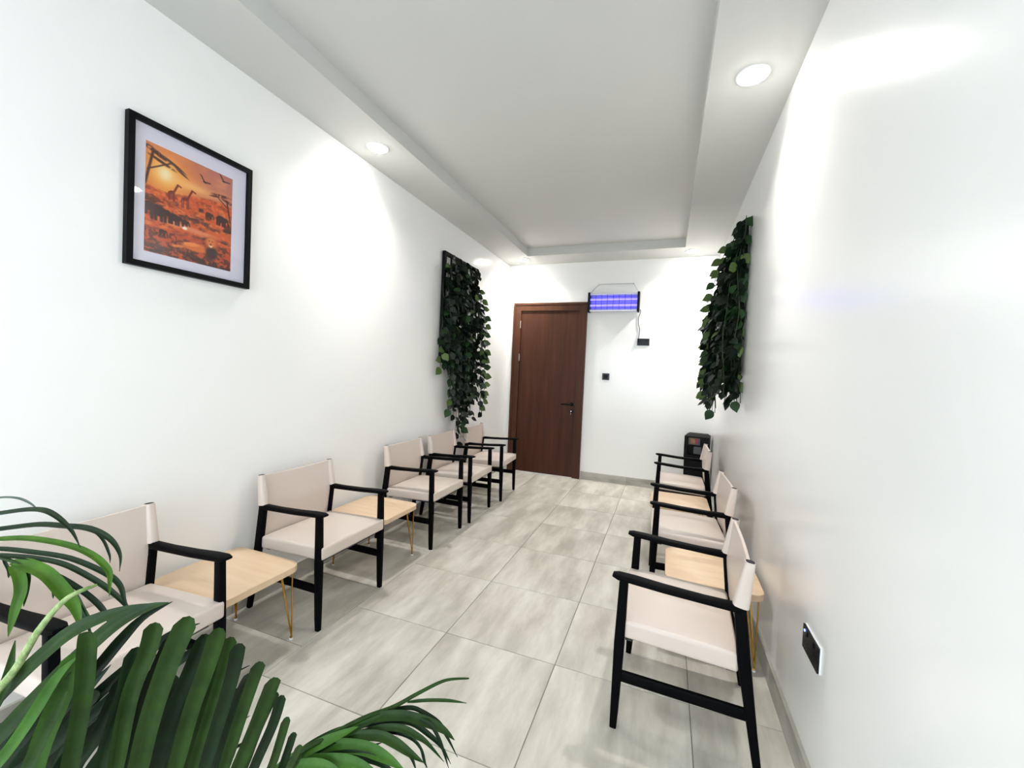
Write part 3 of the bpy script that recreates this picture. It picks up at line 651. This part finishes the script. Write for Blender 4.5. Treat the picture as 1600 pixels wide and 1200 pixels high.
# ------------------------------------------------------------------ potted palm beside the camera
PALM = [
 dict(rachis=[[1.044, 0.323, 0.518], [1.252, 0.36, 0.605], [1.479, 0.404, 0.697], [1.625, 0.428, 0.763], [1.693, 0.444, 0.801], [1.709, 0.451, 0.827]], w=0.006, n=[0.75, -0.45, 0.5], rcol=1, leaves=[
  (0.0199,1,[[1.406,0.377,0.693],[1.456,0.373,0.876],[1.509,0.367,0.972],[1.548,0.354,1.033]]),
  (0.0241,1,[[1.449,0.383,0.715],[1.496,0.376,0.849],[1.548,0.37,0.962],[1.6,0.364,1.049]]),
  (0.0196,1,[[1.5,0.402,0.72],[1.552,0.397,0.87],[1.599,0.389,0.965],[1.638,0.377,1.036]]),
  (0.0163,1,[[1.515,0.418,0.715],[1.561,0.414,0.841],[1.604,0.408,0.945],[1.633,0.396,1.011]]),
  (0.0167,0,[[1.55,0.411,0.742],[1.6,0.408,0.878],[1.636,0.399,0.96],[1.662,0.386,1.016]]),
  (0.0158,1,[[1.578,0.421,0.745],[1.625,0.417,0.87],[1.66,0.408,0.944],[1.69,0.395,0.994]]),
  (0.0184,1,[[1.594,0.427,0.752],[1.64,0.426,0.849],[1.675,0.42,0.923],[1.7,0.409,0.966]]),
  (0.0132,0,[[1.62,0.437,0.759],[1.646,0.43,0.81],[1.68,0.427,0.881],[1.702,0.42,0.934]]),
  (0.0112,1,[[1.65,0.438,0.775],[1.673,0.433,0.812],[1.692,0.428,0.857],[1.711,0.422,0.905]]),
  (0.0104,0,[[1.663,0.443,0.782],[1.681,0.44,0.8],[1.699,0.437,0.843],[1.713,0.432,0.876]]),
  (0.0093,1,[[1.684,0.441,0.796],[1.698,0.439,0.812],[1.711,0.438,0.837],[1.722,0.435,0.859]]),
  (0.0187,0,[[1.397,0.394,0.676],[1.44,0.394,0.825],[1.487,0.392,0.92],[1.529,0.389,0.99]]),
  (0.0187,0,[[1.44,0.411,0.685],[1.484,0.41,0.827],[1.532,0.409,0.922],[1.572,0.405,0.994]]),
  (0.0149,1,[[1.483,0.427,0.691],[1.53,0.427,0.829],[1.569,0.423,0.924],[1.597,0.414,0.986]]),
  (0.0131,0,[[1.525,0.443,0.701],[1.572,0.443,0.836],[1.608,0.437,0.907],[1.635,0.427,0.941]]),
  (0.012,1,[[1.579,0.453,0.723],[1.616,0.452,0.82],[1.646,0.447,0.878],[1.67,0.439,0.915]]),
  (0.0206,1,[[1.312,0.362,0.64],[1.347,0.357,0.752],[1.385,0.354,0.877],[1.414,0.345,0.968],[1.442,0.335,1.004]]),
  (0.0228,0,[[1.332,0.38,0.64],[1.389,0.38,0.767],[1.44,0.377,0.877],[1.481,0.37,0.971]]),
  (0.025,3,[[1.223,0.349,0.603],[1.282,0.347,0.756],[1.345,0.346,0.87],[1.399,0.34,0.958]]),
  (0.0204,0,[[1.291,0.416,0.563],[1.344,0.419,0.717],[1.392,0.419,0.832]]),
  (0.0204,0,[[1.309,0.423,0.567],[1.363,0.426,0.722],[1.412,0.426,0.835]]),
  (0.0204,0,[[1.328,0.43,0.572],[1.382,0.433,0.727],[1.431,0.433,0.838]]),
  (0.0204,0,[[1.346,0.437,0.576],[1.401,0.44,0.733],[1.451,0.441,0.841]]),
  (0.0204,0,[[1.365,0.444,0.58],[1.42,0.448,0.738],[1.47,0.448,0.844]]),
  (0.0204,0,[[1.383,0.451,0.584],[1.439,0.455,0.743],[1.49,0.455,0.847]]),
  (0.0204,0,[[1.402,0.458,0.589],[1.458,0.462,0.748],[1.509,0.463,0.85]]),
  (0.0204,0,[[1.42,0.465,0.593],[1.477,0.469,0.753],[1.529,0.47,0.853]]),
  (0.0204,0,[[1.439,0.472,0.597],[1.495,0.476,0.759],[1.548,0.477,0.856]]),
  (0.0204,0,[[1.014,0.353,0.471],[1.081,0.361,0.611],[1.158,0.371,0.723],[1.228,0.379,0.819]]),
  (0.0204,0,[[1.047,0.365,0.473],[1.12,0.375,0.613],[1.199,0.387,0.738],[1.267,0.394,0.848]]),
  (0.0204,0,[[1.08,0.378,0.474],[1.158,0.389,0.615],[1.239,0.402,0.754],[1.308,0.409,0.823]]),
  (0.0204,0,[[1.112,0.39,0.476],[1.196,0.404,0.617],[1.282,0.418,0.729],[1.347,0.424,0.852]]),
  (0.0204,0,[[1.145,0.402,0.478],[1.235,0.418,0.619],[1.323,0.433,0.744],[1.389,0.439,0.827]]),
  (0.0204,0,[[1.178,0.414,0.479],[1.273,0.432,0.62],[1.364,0.449,0.76],[1.428,0.454,0.856]]),
  (0.0204,0,[[1.211,0.426,0.481],[1.311,0.447,0.622],[1.407,0.464,0.735],[1.469,0.469,0.831]]),
  (0.0204,0,[[1.244,0.439,0.482],[1.35,0.461,0.624],[1.447,0.48,0.75],[1.508,0.484,0.86]]),
  (0.0204,0,[[1.276,0.451,0.484],[1.388,0.475,0.626],[1.488,0.495,0.766],[1.55,0.499,0.835]]),
 ]),
 dict(rachis=[[1.072, 0.271, 0.587], [1.147, 0.281, 0.693], [1.211, 0.286, 0.783], [1.266, 0.287, 0.859], [1.343, 0.297, 0.941], [1.387, 0.305, 1.008], [1.408, 0.324, 1.047], [1.421, 0.351, 1.057]], w=0.0065, n=[0.55, -0.5, 0.65], rcol=4, leaves=[
  (0.02,1,[[1.219,0.29,0.802],[1.258,0.314,0.865],[1.307,0.343,0.928],[1.34,0.365,0.962],[1.385,0.391,0.985],[1.427,0.415,0.998]]),
  (0.0213,1,[[1.227,0.27,0.769],[1.275,0.296,0.807],[1.324,0.323,0.87],[1.374,0.351,0.934],[1.416,0.375,0.982],[1.448,0.395,1.004],[1.476,0.412,1.013]]),
  (0.0176,0,[[1.193,0.298,0.695],[1.253,0.33,0.771],[1.297,0.355,0.827],[1.346,0.382,0.881],[1.379,0.403,0.933],[1.403,0.42,0.967],[1.438,0.44,0.991]]),
  (0.0198,0,[[1.114,0.309,0.609],[1.194,0.351,0.682],[1.247,0.383,0.734],[1.291,0.412,0.804],[1.348,0.446,0.865],[1.387,0.472,0.905],[1.42,0.496,0.919]]),
  (0.0152,3,[[1.27,0.275,0.745],[1.314,0.296,0.803],[1.346,0.312,0.858],[1.378,0.328,0.922],[1.401,0.34,0.953]]),
  (0.0165,1,[[1.257,0.279,0.683],[1.323,0.305,0.751],[1.362,0.322,0.836],[1.389,0.334,0.902]]),
  (0.0179,0,[[1.108,0.368,0.498],[1.172,0.407,0.592],[1.238,0.447,0.713],[1.308,0.489,0.79],[1.393,0.535,0.854],[1.406,0.553,0.851]]),
  (0.016,0,[[1.123,0.394,0.477],[1.19,0.443,0.577],[1.252,0.49,0.659],[1.32,0.538,0.721],[1.416,0.597,0.775]]),
  (0.0135,0,[[1.146,0.402,0.466],[1.225,0.456,0.567],[1.278,0.498,0.611],[1.335,0.542,0.659],[1.413,0.594,0.717]]),
  (0.0123,0,[[1.179,0.414,0.467],[1.237,0.459,0.543],[1.302,0.506,0.588],[1.36,0.55,0.628],[1.422,0.596,0.674]]),
  (0.0123,0,[[1.201,0.422,0.469],[1.26,0.468,0.532],[1.326,0.515,0.57],[1.373,0.554,0.597],[1.436,0.6,0.634]]),
  (0.014,1,[[1.222,0.289,0.75],[1.254,0.303,0.833],[1.277,0.314,0.891],[1.287,0.319,0.958]]),
  (0.0233,0,[[0.941,0.367,0.422],[0.961,0.4,0.565],[1.011,0.443,0.652],[1.052,0.482,0.73]]),
  (0.0233,0,[[0.967,0.377,0.424],[0.99,0.411,0.57],[1.047,0.456,0.661],[1.092,0.497,0.74]]),
  (0.0233,0,[[0.992,0.386,0.425],[1.02,0.422,0.575],[1.082,0.47,0.671],[1.131,0.511,0.75]]),
  (0.0233,0,[[1.017,0.396,0.426],[1.049,0.433,0.58],[1.118,0.483,0.68],[1.17,0.526,0.76]]),
  (0.0233,0,[[1.043,0.405,0.427],[1.078,0.444,0.586],[1.154,0.497,0.69],[1.209,0.541,0.77]]),
  (0.0233,0,[[1.068,0.415,0.428],[1.108,0.455,0.591],[1.19,0.511,0.699],[1.248,0.556,0.78]]),
  (0.0233,0,[[1.093,0.424,0.43],[1.137,0.466,0.596],[1.226,0.524,0.709],[1.288,0.571,0.789]]),
 ]),
 dict(rachis=[[0.426, 0.344, 0.695], [0.601, 0.361, 0.888], [0.721, 0.387, 0.964], [0.829, 0.406, 0.978], [0.933, 0.423, 0.971], [1.017, 0.433, 0.964]], w=0.007, n=[0.4, -0.5, 0.75], rcol=1, leaves=[
  (0.0047,5,[[0.731,0.392,1.019],[0.83,0.422,1.067],[0.892,0.437,1.082],[0.94,0.446,1.085],[0.977,0.451,1.077],[1.004,0.452,1.065]]),
  (0.0102,0,[[0.732,0.392,0.999],[0.827,0.414,1.035],[0.909,0.431,1.053],[0.989,0.447,1.069],[1.044,0.453,1.069],[1.099,0.458,1.046],[1.137,0.457,1.016]]),
  (0.0108,0,[[0.758,0.401,0.987],[0.853,0.424,1.009],[0.908,0.431,1.02],[0.999,0.452,1.038],[1.064,0.463,1.043],[1.129,0.474,1.045],[1.183,0.48,1.033],[1.218,0.479,1.01],[1.233,0.471,0.984]]),
  (0.0045,0,[[1.064,0.463,1.043],[1.122,0.477,1.041],[1.156,0.481,1.028],[1.18,0.481,1.002],[1.191,0.477,0.989]]),
  (0.0107,2,[[0.8,0.406,0.982],[0.91,0.431,1.0],[0.994,0.445,1.011],[1.088,0.463,1.008],[1.154,0.471,0.996],[1.2,0.471,0.978],[1.223,0.462,0.963],[1.242,0.452,0.948]]),
  (0.0093,0,[[0.841,0.41,0.977],[0.92,0.428,0.983],[0.997,0.444,0.985],[1.085,0.465,0.981],[1.168,0.482,0.961],[1.209,0.485,0.944],[1.233,0.481,0.919],[1.26,0.479,0.902]]),
  (0.0092,0,[[0.882,0.415,0.971],[0.933,0.423,0.974],[1.008,0.44,0.977],[1.082,0.457,0.972],[1.155,0.473,0.948],[1.204,0.48,0.928],[1.24,0.482,0.91],[1.261,0.479,0.902]]),
  (0.0217,2,[[0.973,0.427,0.967],[1.02,0.432,0.967],[1.072,0.438,0.958],[1.119,0.442,0.933],[1.157,0.443,0.911],[1.184,0.439,0.877]]),
  (0.0089,0,[[0.997,0.436,0.966],[1.044,0.445,0.955],[1.082,0.45,0.937],[1.125,0.456,0.902],[1.158,0.459,0.871],[1.178,0.457,0.856]]),
  (0.0089,0,[[1.021,0.445,0.957],[1.075,0.456,0.944],[1.128,0.466,0.924],[1.168,0.472,0.904],[1.195,0.473,0.885],[1.213,0.47,0.863]]),
  (0.0177,2,[[0.985,0.421,0.965],[1.014,0.421,0.954],[1.035,0.417,0.926],[1.04,0.407,0.891],[1.044,0.397,0.852]]),
  (0.0076,1,[[1.005,0.428,0.966],[1.026,0.429,0.95],[1.035,0.424,0.922],[1.04,0.418,0.898]]),
  (0.0052,0,[[0.94,0.425,0.969],[0.959,0.427,0.947],[0.966,0.424,0.935]]),
  (0.0051,1,[[1.043,0.453,0.943],[1.059,0.452,0.92],[1.065,0.449,0.904]]),
  (0.0063,1,[[1.084,0.457,0.927],[1.115,0.461,0.916],[1.141,0.463,0.89],[1.17,0.465,0.871]]),
 ]),
 dict(rachis=[[1.367, 0.526, 0.443], [1.398, 0.592, 0.486], [1.439, 0.661, 0.513], [1.466, 0.694, 0.535], [1.512, 0.743, 0.553], [1.557, 0.782, 0.571], [1.607, 0.822, 0.583], [1.65, 0.849, 0.607], [1.699, 0.868, 0.637], [1.727, 0.879, 0.647], [1.767, 0.894, 0.651]], w=0.0055, n=[0.35, -0.5, 0.8], rcol=1, leaves=[
  (0.0069,1,[[1.631,0.842,0.587],[1.678,0.852,0.599],[1.729,0.864,0.606],[1.773,0.874,0.607]]),
  (0.0092,0,[[1.574,0.82,0.562],[1.639,0.836,0.58],[1.673,0.84,0.579],[1.715,0.846,0.562],[1.737,0.845,0.541],[1.768,0.847,0.498]]),
  (0.0196,1,[[1.537,0.784,0.552],[1.588,0.797,0.571],[1.644,0.812,0.58],[1.697,0.825,0.573],[1.735,0.833,0.562],[1.764,0.836,0.546]]),
  (0.0106,0,[[1.523,0.779,0.536],[1.582,0.794,0.555],[1.634,0.807,0.567],[1.669,0.812,0.57],[1.707,0.819,0.552],[1.739,0.823,0.531],[1.763,0.824,0.5]]),
  (0.0074,0,[[1.681,0.817,0.581],[1.71,0.821,0.573],[1.735,0.822,0.543],[1.759,0.822,0.491]]),
  (0.0134,1,[[1.503,0.76,0.522],[1.571,0.779,0.545],[1.608,0.786,0.561],[1.651,0.795,0.566],[1.684,0.8,0.558],[1.712,0.803,0.548],[1.753,0.81,0.514]]),
  (0.0192,1,[[1.47,0.737,0.512],[1.529,0.751,0.539],[1.601,0.77,0.552],[1.642,0.776,0.547],[1.682,0.782,0.531],[1.716,0.786,0.519]]),
  (0.006,0,[[1.545,0.776,0.518],[1.615,0.792,0.547],[1.669,0.801,0.546],[1.7,0.802,0.527],[1.718,0.797,0.491]]),
  (0.0248,3,[[1.437,0.714,0.488],[1.5,0.725,0.527],[1.578,0.741,0.541],[1.637,0.749,0.535],[1.688,0.754,0.519]]),
  (0.0074,0,[[1.512,0.752,0.497],[1.559,0.765,0.51],[1.608,0.778,0.532]]),
  (0.0172,0,[[1.427,0.688,0.484],[1.488,0.704,0.511],[1.563,0.724,0.533],[1.626,0.739,0.53],[1.673,0.748,0.508]]),
  (0.0283,3,[[1.41,0.671,0.472],[1.476,0.686,0.511],[1.54,0.7,0.529],[1.603,0.712,0.532],[1.659,0.722,0.515]]),
  (0.0277,3,[[1.389,0.642,0.462],[1.457,0.661,0.513],[1.526,0.68,0.53],[1.583,0.694,0.518]]),
  (0.0125,3,[[1.439,0.661,0.51],[1.474,0.704,0.535],[1.527,0.753,0.558],[1.581,0.801,0.575]]),
  (0.0182,1,[[1.45,0.676,0.507],[1.489,0.716,0.53],[1.539,0.76,0.553],[1.606,0.811,0.579]]),
  (0.0208,3,[[1.414,0.651,0.491],[1.45,0.684,0.519],[1.502,0.721,0.545],[1.557,0.76,0.567]]),
  (0.0226,1,[[1.435,0.681,0.501],[1.473,0.714,0.529],[1.514,0.747,0.546],[1.571,0.787,0.562]]),
  (0.0044,0,[[1.667,0.801,0.55],[1.691,0.805,0.533],[1.705,0.806,0.5],[1.714,0.806,0.489]]),
  (0.0058,0,[[1.633,0.777,0.536],[1.68,0.783,0.525],[1.701,0.78,0.5]]),
 ]),
]
pot = empty('potted_palm', (1.36, .30, 0), 0, 'green feathery palm in the foreground at lower left', 'plant')
n = 28; v = []; f = []
prof = [(0, 0), (.11, 0), (.115, .01), (.145, .30), (.152, .305), (.152, .325), (.138, .325), (.134, .28), (0, .28)]
for rr, z in prof: v += [(rr*math.cos(2*PI*k/n), rr*math.sin(2*PI*k/n), z) for k in range(n)]
for i in range(len(prof)-1): f += [(i*n+k, i*n+(k+1) % n, (i+1)*n+(k+1) % n, (i+1)*n+k) for k in range(n)]
MB().add(v, f).build('pot', POT, pot, angle=40)
MB().disc((0, 0, .285), .132, (0, 0, 1), .006, 24).build('soil', SOIL, pot)
inv = Vector((1.36, .30, 0))
def leaflet(pts, w, nrm, blunt=.6):
    pts = bez([Vector(p) for p in pts], 5); n = len(pts); N0 = Vector(nrm).normalized(); v = []; f = []
    for i, p in enumerate(pts):
        t = (pts[min(i+1, n-1)]-pts[max(i-1, 0)]).normalized(); s = i/(n-1)
        side = t.cross(N0)
        side = side.normalized() if side.length > 1e-3 else Vector((1, 0, 0))
        nn = side.cross(t)
        hw = w/2*min(1, .45+s*3.2)*(1-max(0, (s-blunt)/(1-blunt))**1.7*(.5 if blunt > .8 else 1))
        hw = max(hw, .0006)
        for k, o_ in ((-1, .42), (-.45, .24), (0, 0), (.45, .24), (1, .42)): v.append(p+side*hw*k+nn*hw*o_)
    for i in range(n-1):
        for k in range(4): f.append((i*5+k, i*5+k+1, (i+1)*5+k+1, (i+1)*5+k))
    return MB().add([q_-inv for q_ in v], f)
crowns = [(1.40, .33, .50), (1.36, .28, .44), (1.30, .33, .46), (1.42, .36, .42)]
for fi, fr in enumerate(PALM):
    rp = [Vector(p) for p in fr['rachis']]; cr = Vector(crowns[fi])
    base = Vector((1.36+.05*math.cos(fi*1.7), .30+.05*math.sin(fi*1.7), .285))
    MB().tube([base-inv, (base+cr)/2-inv+Vector((0, 0, .02)), cr-inv], [.012, .011, .008], 10).build('cane', CANE, pot, smooth=True)
    path = bez([cr]+rp, 5); n = len(path)
    rad = [.0075*(1-i/(n-1))**.6*.8+fr['w']*.18+.0006 for i in range(n)]
    ra = MB().tube([p-inv for p in path], rad, 8).build('frond_stalk', PALMM[fr['rcol']] if fr['rcol'] != 1 else PALMM[1], pot, smooth=True)
    for (w_, ci, lp) in fr['leaves']:
        leaflet(lp, w_*1.08, fr['n'], .93 if fi == 0 else .6).build('leaflet', PALMM[ci], ra, smooth=True)
